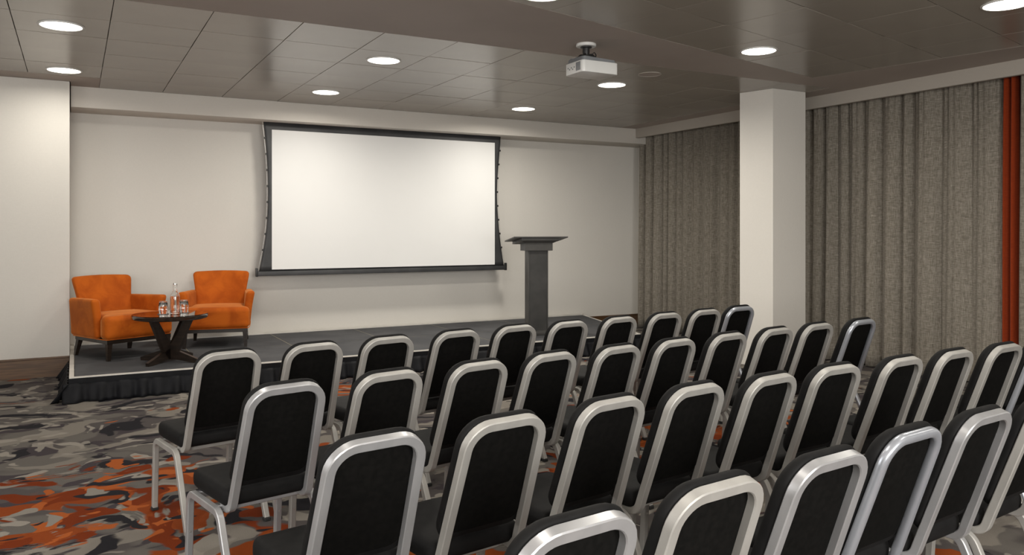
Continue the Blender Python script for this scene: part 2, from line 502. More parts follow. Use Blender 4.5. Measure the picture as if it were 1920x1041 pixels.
# ------------------------------------------------------------------ downlights
bm = bmesh.new(); lathe(bm, [(0.131, -0.0005), (0.147, -0.0005), (0.1475, -0.004), (0.143, -0.007), (0.134, -0.008), (0.131, -0.004), (0.131, -0.0005)], 40)
ring_me = mesh_from('trim_ring', bm, 'plastic_white')
bm = bmesh.new(); lathe(bm, [(0.1305, -0.0005), (0.1305, -0.006), (0.11, -0.0085), (0.06, -0.010), (0, -0.0105)], 40)
diff_me = mesh_from('diffuser', bm, 'diffuser')
def downlight(x, y, label, power=LAMP_POWER):
    t = thing('downlight', label, 'ceiling light', (x, y, CEIL), 0, 'round ceiling downlights')
    put('trim_ring', ring_me, t)
    put('diffuser', diff_me, t)
    ld = bpy.data.lights.new('downlight_lamp', 'AREA')
    ld.shape = 'DISK'; ld.size = 0.255; ld.energy = power; ld.color = LAMP_COLOR; ld.spread = LAMP_SPREAD
    l = bpy.data.objects.new('downlight_lamp', ld); COL.objects.link(l)
    l.location = (0, 0, -0.0125); l.parent = t
XA = (-0.08, 2.305, 4.675)
names = {
    (0, 0): 'round lit downlight in the top left corner, nearer of the two left ones',
    (0, 1): 'round lit downlight close to the left pier, above the left armchair',
    (1, 0): 'round lit downlight in the tiles, nearer of the two before the screen',
    (1, 1): 'round lit downlight next to the back soffit, left of the screen centre',
    (2, 0): 'round lit downlight directly below and right of the projector',
    (2, 1): 'round lit downlight next to the back soffit above the right end of the screen'}
for i, x in enumerate(XA):
    for j, y in enumerate((6.48, 8.26)):
        downlight(x, y, names[(i, j)], STAGE_LAMP_POWER[i])
p = bpt(1.405, 0.28); downlight(p[0], p[1], 'round lit downlight in front of the white column')
p = bpt(1.405, 2.05); downlight(p[0], p[1], 'round lit downlight cut by the top right corner, above the right curtain')
p = bpt(3.769, 0.235); downlight(p[0], p[1], 'round lit downlight at the top edge, left of the projector')
n_off = 0
for a, b in ((3.769, 2.05), (6.13, 0.28), (6.13, 2.05), (1.405, 3.83), (3.769, 3.83)):
    p = bpt(a, b)
    downlight(p[0], p[1], 'round lit downlight of the ceiling grid behind the viewpoint')

# flush ceiling speaker
t = thing('ceiling_speaker', 'flush round speaker grille in the ceiling right of the projector', 'speaker', (4.67, 5.88, CEIL))
bm = bmesh.new(); lathe(bm, [(0.098, -0.0005), (0.108, -0.0005), (0.108, -0.005), (0.10, -0.006), (0.098, -0.0005)], 36)
put('rim', mesh_from('speaker_rim', bm, 'pelmet'), t)
bm = bmesh.new(); lathe(bm, [(0.0975, -0.0005), (0.0975, -0.003), (0, -0.004)], 36)
put('grille', mesh_from('speaker_grille', bm, 'ceiling_plaster'), t)

# ------------------------------------------------------------------ stage
stage = thing('stage', 'low charcoal carpeted stage with pale edging and black ruffled skirt', 'stage', (0, 0, 0))
SY0, SYM, SY1 = 7.47, 8.51, 9.555
def right_x(y):
    return 5.80 + (y - 7.47) * (6.39 - 5.80) / (9.52 - 7.47)
TW = 0.035
def deck_panel(pts):
    bm = bmesh.new(); prism(bm, pts, DECK - 0.03, DECK)
    put('deck_panel', mesh_from('deck_panel', bm, 'deck', False), stage)
g = 0.0045
xs = [0.0, 1.0, 2.0, 3.0, 4.0, 5.0]
for (y0, y1) in ((SY0 + TW, SYM), (SYM, SY1 - TW)):
    for i in range(6):
        x0 = xs[i] + g
        if i < 5:
            deck_panel([(x0, y0 + g), (xs[i + 1] - g, y0 + g), (xs[i + 1] - g, y1 - g), (x0, y1 - g)])
        else:
            deck_panel([(x0, y0 + g), (right_x(y0) - TW, y0 + g), (right_x(y1) - TW, y1 - g), (x0, y1 - g)])
bm = bmesh.new()
for x in xs[1:]:
    add_box(bm, x - g, x + g, SY0 + TW, SY1 - TW, DECK - 0.03, DECK - 0.0008)
add_box(bm, 0, 6.0, SYM - g, SYM + g, DECK - 0.03, DECK - 0.0008)
put('joint_strip', mesh_from('joint_strip', bm, 'joint', False), stage)
# edging
def edge_trim(pts, top=0.0):
    bm = bmesh.new(); prism(bm, pts, DECK - 0.009, DECK + top)
    put('edge_trim', mesh_from('edge_trim', bm, 'trim', False), stage)
XL = -0.036
edge_trim([(XL, SY0), (right_x(SY0), SY0), (right_x(SY0 + TW) - TW, SY0 + TW), (0, SY0 + TW)])
edge_trim([(XL, SY1), (0, SY1 - TW), (right_x(SY1 - TW) - TW, SY1 - TW), (right_x(SY1), SY1)], 0.016)
edge_trim([(XL, SY0), (0, SY0 + TW), (0, SY1 - TW), (XL, SY1)])
edge_trim([(right_x(SY0), SY0), (right_x(SY1), SY1), (right_x(SY1 - TW) - TW, SY1 - TW), (right_x(SY0 + TW) - TW, SY0 + TW)])
# black fascia under the edging
bm = bmesh.new()
fz0, fz1 = 0.125, DECK - 0.009
prism(bm, [(XL - .004, SY0 - .004), (right_x(SY0) + .004, SY0 - .004), (right_x(SY0), SY0 + .02), (XL, SY0 + .02)], fz0, fz1)
prism(bm, [(XL - .004, SY0 - .004), (XL + .02, SY0), (XL + .02, 8.82), (XL - .004, 8.82)], fz0, fz1)
prism(bm, [(right_x(SY0) + .004, SY0), (right_x(SY1) + .004, SY1), (right_x(SY1) - .02, SY1), (right_x(SY0) - .02, SY0)], fz0, fz1)
put('fascia_band', mesh_from('fascia_band', bm, 'skirt', False), stage)
# ruffled skirt: one strip along the left end, the front and the right end
def skirt_strip(p0, p1, out, flare, seed):
    r = random.Random(seed)
    p0 = Vector(p0); p1 = Vector(p1); out = Vector(out)
    L = (p1 - p0).length
    n = int(L / 0.0125)
    ph = [r.uniform(0, 6.28) for _ in range(4)]
    bm = bmesh.new(); rows = 7; grid = []
    for i in range(n + 1):
        s = L * i / n
        w = (math.sin(2 * PI * s / 0.155 + 1.6 * math.sin(2 * PI * s / 0.9 + ph[0]) + ph[1]) * 0.62
             + math.sin(2 * PI * s / 0.083 + 1.2 * math.sin(2 * PI * s / 0.6 + ph[2])) * 0.28)
        ends = max(0.0, 1 - s / 0.18) + max(0.0, 1 - (L - s) / 0.18)
        colv = []
        for k in range(rows):
            f = k / (rows - 1)
            off = 0.006 + f * (flare + 0.05 * ends) + (w + 0.9) * 0.036 * (0.2 + 0.8 * f)
            z = 0.150 - f * (0.148 - 0.006 * (1 + w) * 0.5)
            q = p0.lerp(p1, s / L) + out * off
            colv.append(bm.verts.new((q.x, q.y, z)))
        grid.append(colv)
    for a, b in zip(grid[:-1], grid[1:]):
        for k in range(rows - 1):
            bm.faces.new((a[k], b[k], b[k + 1], a[k + 1]))
    o = put('skirt', mesh_from('skirt', bm, 'skirt', True, 180), stage)
    md = o.modifiers.new('thickness', 'SOLIDIFY'); md.thickness = 0.002; md.offset = -1
skirt_strip((XL - .05, SY0), (right_x(SY0) + .05, SY0), (0, -1), 0.028, 3)
skirt_strip((XL, 8.82), (XL, SY0 - .06), (-1, 0), 0.03, 5)
skirt_strip((right_x(SY0), SY0 - .04), (right_x(SY1), SY1), (0.96, -0.28), 0.03, 6)

# ------------------------------------------------------------------ projection screen
SCY = 9.33
scr = thing('projection_screen', 'white projection screen with black tensioned border hanging on back wall', 'screen', (0, SCY, 0.9))
left_edge = [(1.861, 2.60), (1.889, 2.36), (1.908, 2.06), (1.913, 1.83), (1.908, 1.635), (1.895, 1.44), (1.868, 1.23), (1.840, 1.08), (1.812, .945)]
right_edge = [(4.866, 2.60), (4.838, 2.29), (4.822, 2.105), (4.813, 1.895), (4.819, 1.71), (4.837, 1.485), (4.861, 1.28), (4.888, 1.095), (4.915, .945)]
SK = 1.0141
left_edge = [(x * SK, 1.4 + (z - 1.4) * SK + (0.023 if i == 0 else 0)) for i, (x, z) in enumerate(left_edge)]
right_edge = [(x * SK, 1.4 + (z - 1.4) * SK + (0.023 if i == 0 else 0)) for i, (x, z) in enumerate(right_edge)]
def smooth_edge(pts, n=28):
    zs = [p[1] for p in pts]; out = []
    for i in range(n + 1):
        z = zs[0] + (zs[-1] - zs[0]) * i / n
        x = 0
        for a, pa in enumerate(pts):       # Lagrange is smooth enough for this gentle curve over neighbouring points
            pass
        k = min(range(len(pts) - 1), key=lambda j: 0 if zs[j] >= z >= zs[j + 1] else 1)
        j0 = max(0, min(k - 1, len(pts) - 4)); w = pts[j0:j0 + 4]
        for a in range(4):
            l = w[a][0]
            for b in range(4):
                if a != b:
                    l *= (z - w[b][1]) / (w[a][1] - w[b][1])
            x += l
        out.append((x, z))
    return out
le, re = smooth_edge(left_edge), smooth_edge(right_edge)
bm = bmesh.new()
fr = []
for (lx, lz), (rx, rz) in zip(le, re):
    wav = 0.0
    row = [bm.verts.new((lx + (rx - lx) * t_, wav, lz - 0.9)) for t_ in (0, .01, .03, .5, .97, .99, 1)]
    fr.append(row)
for a, b in zip(fr[:-1], fr[1:]):
    for k in range(6):
        bm.faces.new((a[k], a[k + 1], b[k + 1], b[k]))
o = put('border', mesh_from('screen_border', bm, 'screen_black'), scr)
md = o.modifiers.new('thickness', 'SOLIDIFY'); md.thickness = 0.003; md.offset = 0
bm = bmesh.new()
prism(bm, [(1.980, -0.0048), (4.846, -0.0048), (4.846, -0.0020), (1.980, -0.0020)], 0.958 - .9, 2.556 - .9)
put('picture_surface', mesh_from('picture_surface', bm, 'screen_white', False), scr)
bm = box(1.815, 5.005, -0.018, 0.018, -0.014, 0.039, 0.005, 2)
put('bottom_bar', mesh_from('bottom_bar', bm, 'screen_black'), scr)
endcap = mesh_from('bar_end', box(-0.012, 0.012, -0.022, 0.022, -0.012, 0.085, 0.004, 2), 'plastic_black')
put('bar_end', endcap, scr, (1.812, 0, -.008)); put('bar_end', endcap, scr, (5.008, 0, -.008))
tab = mesh_from('tension_tab', box(-0.009, 0.009, -0.004, 0.004, -0.012, 0.012, 0.002, 1), 'plastic_black')
for edge, sgn in ((le, -1), (re, 1)):
    for k in (3, 6, 9, 12, 15, 18, 21, 24):
        x, z = edge[k]
        put('tension_tab', tab, scr, (x + sgn * 0.006, -0.002, z - .9))
    bm = bmesh.new()
    pts = [(x + sgn * 0.012, 0, z - .9) for x, z in edge[::2]] + [((1.812 if sgn < 0 else 5.008), 0, 0.06)]
    tube(bm, pts, 0.002, 6)
    put('tension_cord', mesh_from('tension_cord', bm, 'cap'), scr)

# ------------------------------------------------------------------ curtains
def curtain(name, label, y0, y1, mat, seed, xc=7.215, amp=0.062, fold=0.17, ztop=2.86, gather=1.0, group=None):
    r = random.Random(seed)
    L = y1 - y0
    nf = max(2, int(L / fold))
    # irregular fold positions
    knots = [0.0]
    for i in range(nf):
        knots.append(knots[-1] + r.uniform(0.55, 1.5))
    knots = [k / knots[-1] for k in knots]
    amps = [r.uniform(0.45, 1.1) for _ in range(nf)]
    drift = [r.uniform(-0.35, 0.35) for _ in range(nf + 1)]
    sharp = [r.uniform(0.6, 1.6) for _ in range(nf)]
    n = max(40, int(L / 0.011)); rows = 22
    bm = bmesh.new(); grid = []
    for i in range(n + 1):
        s = i / n
        k = 0
        while k < nf - 1 and knots[k + 1] < s:
            k += 1
        colv = []
        for j in range(rows + 1):
            f = j / rows                       # 0 at the floor, 1 at the heading
            dd = 0.22 * fold * (1 - f) / L
            ka = knots[k] + (drift[k] * dd if k else 0); kb = knots[k + 1] + (drift[k + 1] * dd if k < nf - 1 else 0)
            t_ = min(1, max(0, (s - ka) / max(1e-5, kb - ka)))
            w = math.sin(PI * t_) ** sharp[k]
            a = amp * amps[k] * (1.0 - 0.25 * f)
            pinch = 0.010 * f ** 6 * math.sin(2 * PI * s * L / 0.055 + seed)
            x = xc + 0.8 * amp - 2.2 * a * w - pinch + 0.006 * math.sin(2 * PI * s * L / 0.07 + 3 * f + seed) * (1 - f * .5)
            colv.append(bm.verts.new((x, y0 + s * L, 0.012 + f * (ztop - 0.012))))
        grid.append(colv)
    for a, b in zip(grid[:-1], grid[1:]):
        for j in range(rows):
            bm.faces.new((a[j], b[j], b[j + 1], a[j + 1]))
    o = put(name, mesh_from(name, bm, mat, True, 180), None, label=label, category='curtain')
    if group:
        o['group'] = group
    md = o.modifiers.new('thickness', 'SOLIDIFY'); md.thickness = 0.003; md.offset = 0
    return o
curtain('curtain', 'grey-brown woven curtain between the back wall and the white column', 6.62, 9.31, 'curtain', 11, fold=0.165)
curtain('curtain', 'grey-brown woven curtain between the white column and the orange strip', 4.145, 6.58, 'curtain', 23, fold=0.19)
curtain('curtain', 'narrow rust orange curtain strip at the right edge', 4.005, 4.14, 'curtain_orange', 5, amp=0.035, fold=0.075, xc=7.225)
curtain('curtain', 'grey-brown woven curtain cut off by the right edge, beyond the orange strip', 1.6, 4.0, 'curtain', 31, fold=0.19)

# ------------------------------------------------------------------ lectern
lec = thing('lectern', 'charcoal lectern with slanted top standing on the stage right of the screen', 'lectern', (4.72, 8.03, DECK + 0.0005), math.radians(-8))
put('plinth', mesh_from('plinth', box(-0.2, 0.2, -0.15, 0.15, 0, 0.045, 0.006, 2), 'lectern'), lec)
bm = bmesh.new()
add_box(bm, -0.125, -0.110, -0.055, 0.055, 0.045, 0.975, 0.003, 1)
add_box(bm, 0.110, 0.125, -0.055, 0.055, 0.045, 0.975, 0.003, 1)
put('column_frame', mesh_from('column_frame', bm, 'lectern'), lec)
put('column_panel', mesh_from('column_panel', box(-0.110, 0.110, -0.045, 0.045, 0.045, 0.975), 'lectern_panel'), lec)
put('neck', mesh_from('neck', box(-0.17, 0.17, -0.085, 0.085, 0.97, 1.065, 0.003, 1), 'lectern'), lec)
bm = bmesh.new()   # flared tray
lo = [(-0.175, -0.09), (0.175, -0.09), (0.175, 0.09), (-0.175, 0.09)]
hi = [(-0.235, -0.13), (0.235, -0.13), (0.235, 0.17), (-0.235, 0.17)]
zs = {0: 1.118, 1: 1.118, 2: 1.07, 3: 1.07}
a = [bm.verts.new((x, y, 1.060)) for x, y in lo]
b_ = [bm.verts.new((x, y, zs[i] - 0.028)) for i, (x, y) in enumerate(hi)]
c_ = [bm.verts.new((x, y, zs[i])) for i, (x, y) in enumerate(hi)]
bm.faces.new(a[::-1]); bm.faces.new(c_)
for i in range(4):
    j = (i + 1) % 4
    bm.faces.new((a[i], a[j], b_[j], b_[i])); bm.faces.new((b_[i], b_[j], c_[j], c_[i]))
put('tray', mesh_from('tray', bm, 'lectern', False), lec)
bm = bmesh.new()
sl = (1.07 - 1.118) / 0.30
def topz(y):
    return 1.118 + (y + 0.13) * sl + 0.001
v0 = [(-0.335, -0.15), (0.335, -0.15), (0.335, 0.165), (-0.335, 0.165)]
a = [bm.verts.new((x, y, topz(y))) for x, y in v0]
b_ = [bm.verts.new((x, y, topz(y) + 0.012)) for x, y in v0]
bm.faces.new(a[::-1]); bm.faces.new(b_)
for i in range(4):
    j = (i + 1) % 4
    bm.faces.new((a[i], a[j], b_[j], b_[i]))
put('reading_board', mesh_from('reading_board', bm, 'lectern', False), lec)

# ------------------------------------------------------------------ projector
prj = thing('projector', 'white projector with grey top hanging from a ceiling mount', 'projector', (3.54, 5.175, 2.61))
bm = bmesh.new(); add_box(bm, -0.167, 0.167, -0.127, 0.127, 0, 0.09)
ve = [e for e in bm.edges if abs(e.verts[0].co.z - e.verts[1].co.z) > 0.05]
bmesh.ops.bevel(bm, geom=ve, offset=0.028, segments=6, profile=0.5, affect='EDGES')
be = [e for e in bm.edges if abs(e.verts[0].co.z - e.verts[1].co.z) < 1e-5 and len(e.link_faces) == 2 and any(abs(f.normal.z) > .9 for f in e.link_faces) and not all(abs(f.normal.z) > .9 for f in e.link_faces)]
bmesh.ops.bevel(bm, geom=be, offset=0.004, segments=2, profile=0.5, affect='EDGES')
put('body', mesh_from('projector_body', bm, 'plastic_white'), prj)
bm = bmesh.new(); add_box(bm, -0.158, 0.158, -0.118, 0.118, 0.09, 0.122)
ve = [e for e in bm.edges if abs(e.verts[0].co.z - e.verts[1].co.z) > 0.02]
bmesh.ops.bevel(bm, geom=ve, offset=0.028, segments=6, profile=0.5, affect='EDGES')
for v in bm.verts:
    if v.co.z > 0.11:
        v.co.x *= 0.96; v.co.y *= 0.96; v.co.z -= 0.010 * (v.co.x > 0.08)
put('top_cover', mesh_from('top_cover', bm, 'plastic_grey'), prj)
slot = mesh_from('vent_slot', box(-0.0015, 0.0015, -0.006, 0.006, -0.032, 0.032), 'plastic_grey', False)
for k in range(4):
    put('vent_slot', slot, prj, (-0.1675, -0.088 + k * 0.016, 0.048))
port = mesh_from('port', box(-0.0015, 0.0015, -0.006, 0.006, -0.005, 0.005), 'plastic_grey', False)
for yy, zz in ((-0.01, 0.05), (0.012, 0.036), (0.03, 0.05), (0.055, 0.04), (0.075, 0.052)):
    put('port', port, prj, (-0.1675, yy, zz))
for yy in (0.02, 0.075, 0.095):
    bm = bmesh.new(); lathe(bm, [(0, 0.118), (0.006, 0.118), (0.006, 0.134), (0, 0.136)], 10, (-0.13, yy, 0))
    put('foot', mesh_from('projector_foot', bm, 'plastic_grey'), prj)
bm = bmesh.new()
lathe(bm, [(0, -0.012), (0.034, -0.012), (0.034, 0), (0.028, 0.012), (0, 0.014)], 28)
bmesh.ops.rotate(bm, verts=bm.verts, cent=(0, 0, 0), matrix=Matrix.Rotation(-PI / 2, 3, 'X'))
put('lens', mesh_from('lens', bm, 'plastic_black'), prj, (0.07, 0.128, 0.048))
bm = bmesh.new(); lathe(bm, [(0, 0.2399), (0.075, 0.2399), (0.078, 0.235), (0.078, 0.222), (0.073, 0.217), (0, 0.217)], 36, (-0.055, -0.005, 0))
put('ceiling_plate', mesh_from('ceiling_plate', bm, 'plastic_white'), prj)
bm = bmesh.new()
lathe(bm, [(0, 0.217), (0.045, 0.217), (0.045, 0.210), (0.027, 0.206), (0.028, 0.18), (0.026, 0.155), (0.026, 0.15), (0.03, 0.142), (0, 0.142)], 24, (-0.055, -0.005, 0))
put('mount_stem', mesh_from('mount_stem', bm, 'plastic_black'), prj)
bm = bmesh.new()
for k in range(4):
    an = PI / 4 + k * PI / 2
    tube(bm, fillet([(-0.055, -0.005, 0.152), (-0.055 + .045 * math.cos(an), -0.005 + .045 * math.sin(an), 0.156), (-0.055 + .085 * math.cos(an), -0.005 + .085 * math.sin(an), 0.118)], [0.02], 4), 0.007, 8)
lathe(bm, [(0.022, 0.150), (0.062, 0.145), (0.066, 0.132), (0.055, 0.122), (0.022, 0.122), (0.022, 0.150)], 24, (-0.055, -0.005, 0))
put('mount_bracket', mesh_from('mount_bracket', bm, 'plastic_black'), prj)
bm = bmesh.new()
tube(bm, [(-0.055 + 0.06 + 0.018 * math.cos(i * 2 * PI / 14), -0.03 + .006 * math.sin(i), 0.155 + 0.02 * math.sin(i * 2 * PI / 14)) for i in range(15)], 0.004, 6)
put('cable_loop', mesh_from('cable_loop', bm, 'plastic_black'), prj)

# ------------------------------------------------------------------ armchairs
def armchair(label, loc, rz):
    t = thing('armchair', label, 'armchair', loc, rz, 'orange velvet armchairs on the stage')
    if 'arm_meshes' not in globals():
        G = globals()
        A = {}
        # local: front is -y, right is +x
        bm = rbox(0.62, 0.56, 0.215, 0.045, 5, (8, 14, 3))
        def fs(x, y, z):
            f = (0.28 - y) / 0.56                       # 0 rear, 1 front
            fr = min(1.0, max(0.0, (f - 0.68) / 0.14)); fr = fr * fr * (3 - 2 * fr)
            xx = x * (0.86 + 0.06 * f + 0.165 * fr)
            yy = y - 0.07 - 0.022 * (1 - (x / 0.31) ** 2) * max(0, f - .4)
            zz = z + 0.195
            if z > 0.1:
                zz += 0.018 * (1 - (x / 0.31) ** 2) * (1 - (y / 0.28) ** 2) * (z - .1) / .115
            return xx, yy, zz
        A['seat'] = mesh_from('seat', deform(bm, fs), 'velvet', True, 60)
        bm = rbox(0.535, 0.10, 0.51, 0.035, 4, (10, 1, 8))
        def fb(x, y, z):
            f = z / 0.51
            wid = 1.0 - 0.05 * math.sin(PI * min(1, f * 1.15)) + 0.10 * f ** 2.2
            xx = x * wid
            yy = y * (1 - 0.25 * f) + 0.275 + 0.08 * f + 0.05 * f * f - 0.055 * (x / 0.268) ** 2 * (0.5 + .5 * f)
            zz = 0.24 + z + 0.010 * (1 - (x / .268) ** 2) * f
            return xx, yy, zz
        A['back'] = mesh_from('back', deform(bm, fb), 'velvet', True, 60)
        for s in (-1, 1):
            bm = rbox(0.085, 0.52, 0.365, 0.03, 4, (1, 9, 6))
            def fa(x, y, z, s=s):
                f = z / 0.365
                g = (0.26 - y) / 0.52                   # 0 rear, 1 front
                flare = 0.012 * f + 0.034 * f * f
                xx = s * (0.268 + flare * (0.35 + 0.65 * g) + 0.030 * g) + x * (0.85 + 0.15 * f)
                yy = y + 0.10 - 0.02 * f * g
                zz = 0.195 + z + (0.012 * (g - .5)) * f
                return xx, yy, zz
            A['arm%d' % s] = mesh_from('arm', deform(bm, fa), 'velvet', True, 60)
        # piping along the lower edge
        bm = bmesh.new()
        loop = [(-0.30, -0.325), (0.30, -0.325), (0.31, -0.2), (0.335, 0.3), (-0.335, 0.3), (-0.31, -0.2)]
        tube(bm, fillet([(0, -0.352, .197), (0.322, -0.335, .197), (0.33, -0.17, .197), (0.31, 0.30, .197), (0, 0.32, .197), (-0.31, 0.30, .197), (-0.33, -0.17, .197), (-0.322, -0.335, .197), (-0.001, -0.352, .197)], [.02] * 7, 3), 0.004, 6)
        A['piping'] = mesh_from('piping', bm, 'velvet')
        bm = bmesh.new()
        prism(bm, [(-0.318, -0.328), (0.318, -0.328), (0.30, -0.12), (0.285, 0.30), (-0.285, 0.30), (-0.30, -0.12)], 0.155, 0.196)
        A['base_rail'] = mesh_from('base_rail', bm, 'dark_wood', False)
        for nm, (x, y, dx, dy) in {'lfl': (-0.290, -0.305, -.008, -.006), 'lfr': (0.290, -0.305, .008, -.006), 'lbl': (-0.255, 0.27, -.015, .05), 'lbr': (0.255, 0.27, .015, .05)}.items():
            bm = bmesh.new()
            w0, w1 = 0.024, 0.014
            a = [bm.verts.new((x + sx * w0, y + sy * w0, 0.17)) for sx, sy in ((-1, -1), (1, -1), (1, 1), (-1, 1))]
            b = [bm.verts.new((x + dx + sx * w1, y + dy + sy * w1, 0.0)) for sx, sy in ((-1, -1), (1, -1), (1, 1), (-1, 1))]
            bm.faces.new(a); bm.faces.new(b[::-1])
            for i in range(4):
                bm.faces.new((a[i], a[(i + 1) % 4], b[(i + 1) % 4], b[i]))
            A[nm] = mesh_from('leg', bm, 'dark_wood', False)
        G['arm_meshes'] = A
    A = globals()['arm_meshes']
    s = put('seat', A['seat'], t); put('piping', A['piping'], s)
    put('back', A['back'], t)
    put('arm', A['arm-1'], t); put('arm', A['arm1'], t)
    put('base_rail', A['base_rail'], t)
    for k in ('lfl', 'lfr', 'lbl', 'lbr'):
        put('leg', A[k], t)
    return t
armchair('orange velvet armchair beside the left pier, left of the round table', (0.400, 8.645, DECK + 0.0005), math.radians(27))
armchair('orange velvet armchair behind the round table, nearer the screen', (1.345, 8.965, DECK + 0.0005), math.radians(-14))

# ------------------------------------------------------------------ round table
TZ = 0.64
tab_t = thing('round_table', 'low round dark wood table with crossed legs between the armchairs', 'table', (0.775, 7.96, DECK + 0.0005))
bm = bmesh.new(); lathe(bm, [(0, 0.395), (0.31, 0.395), (0.326, 0.402), (0.331, 0.412), (0.331, 0.428), (0.326, 0.4335), (0, 0.4335)], 64)
put('table_top', mesh_from('table_top', bm, 'table_top', True, 30), tab_t)
bm = bmesh.new(); lathe(bm, [(0, 0.434), (0.322, 0.434), (0.324, 0.436), (0.322, 0.4395), (0, 0.4395)], 64)
put('glass_top', mesh_from('glass_top', bm, M['glass'], True, 30), tab_t)
def plank(pts, th):
    """vertical plank: outline pts (r, z) in a radial plane, thickness th"""
    bm = bmesh.new()
    a = [bm.verts.new((r, -th / 2, z)) for r, z in pts]
    b = [bm.verts.new((r, th / 2, z)) for r, z in pts]
    bm.faces.new(a[::-1]); bm.faces.new(b)
    n = len(pts)
    for i in range(n):
        bm.faces.new((a[i], a[(i + 1) % n], b[(i + 1) % n], b[i]))
    return bm
arm_me = mesh_from('leg', plank([(0.0, 0.02), (0.03, 0.02), (0.078, 0.069), (0.235, 0.394), (0.182, 0.394), (0.010, 0.155), (0.0, 0.148)], 0.032), 'dark_wood', False)
foot_me = mesh_from('foot', plank([(0.0, 0.03), (0.05, 0.025), (0.25, 0.0), (0.305, 0.0), (0.310, 0.03), (0.05, 0.115), (0.0, 0.125)], 0.032), 'dark_wood', False)
for k in range(4):
    put('leg', arm_me, tab_t, (0, 0, 0), (0, 0, math.radians(45 + 90 * k + 2)))
for k in range(4):
    put('foot', foot_me, tab_t, (0, 0, 0), (0, 0, math.radians(45 + 90 * k + 2)))

TOPZ = DECK + 0.0005 + 0.4400
bt = thing('water_bottle', 'clear glass bottle of water with silver cap on the round table', 'bottle', (0.812, 7.915, TOPZ))
outer = [(0, 0), (0.038, 0), (0.041, 0.004), (0.042, 0.02), (0.042, 0.150), (0.039, 0.172), (0.026, 0.196), (0.0185, 0.212), (0.017, 0.255), (0.019, 0.258), (0.019, 0.264), (0.0165, 0.266)]
inner = [(0.0140, 0.266), (0.0145, 0.212), (0.023, 0.194), (0.036, 0.170), (0.039, 0.150), (0.039, 0.022), (0.036, 0.012), (0, 0.010)]
bm = bmesh.new(); lathe(bm, outer + inner, 40)
put('glass_body', mesh_from('bottle_glass', bm, 'glass'), bt)
bm = bmesh.new(); lathe(bm, [(0, 0.0125), (0.0355, 0.0145), (0.0385, 0.024), (0.0385, 0.149), (0.0365, 0.162), (0, 0.162)], 40)
put('water', mesh_from('bottle_water', bm, 'water'), bt)
bm = bmesh.new(); lathe(bm, [(0, 0.266), (0.0195, 0.266), (0.0195, 0.278), (0.018, 0.281), (0, 0.281)], 28)
put('cap', mesh_from('bottle_cap', bm, 'cap'), bt)
bm = bmesh.new(); lathe(bm, [(0, 0), (0.048, 0), (0.049, 0.0015), (0.048, 0.003), (0, 0.003)], 36)
coaster_me = mesh_from('coaster', bm, 'coaster')
bm = bmesh.new()   # upturned tumbler
lathe(bm, [(0.0355, 0.0), (0.0385, 0.03), (0.0395, 0.06), (0.0375, 0.09), (0.033, 0.106), (0.0325, 0.114), (0, 0.115), (0, 0.104), (0.029, 0.102), (0.0345, 0.088), (0.0370, 0.06), (0.0360, 0.03), (0.0330, 0.0), (0.0355, 0.0)], 36)
tumbler_me = mesh_from('tumbler', bm, 'glass')
for (x, y), side in (((0.712, 7.925), 'left'), ((0.895, 7.975), 'right')):
    put('coaster', coaster_me, None, (x, y, TOPZ), label='thin grey coaster under the upturned glass %s of the bottle' % side, category='coaster', group='coasters on the round table')
    put('drinking_glass', tumbler_me, None, (x, y, TOPZ + 0.0032), label='upturned drinking glass %s of the bottle on the round table' % side, category='glass', group='upturned glasses on the round table')

# ------------------------------------------------------------------ conference chairs
T_TOP = 0.84
TH = math.atan(0.35)
sT, cT = math.sin(TH), math.cos(TH)
def lean(x, n, s):
    return Vector((x, 0.028 + (n - 0.028) * cT + s * sT, T_TOP + (n - 0.028) * sT - s * cT))

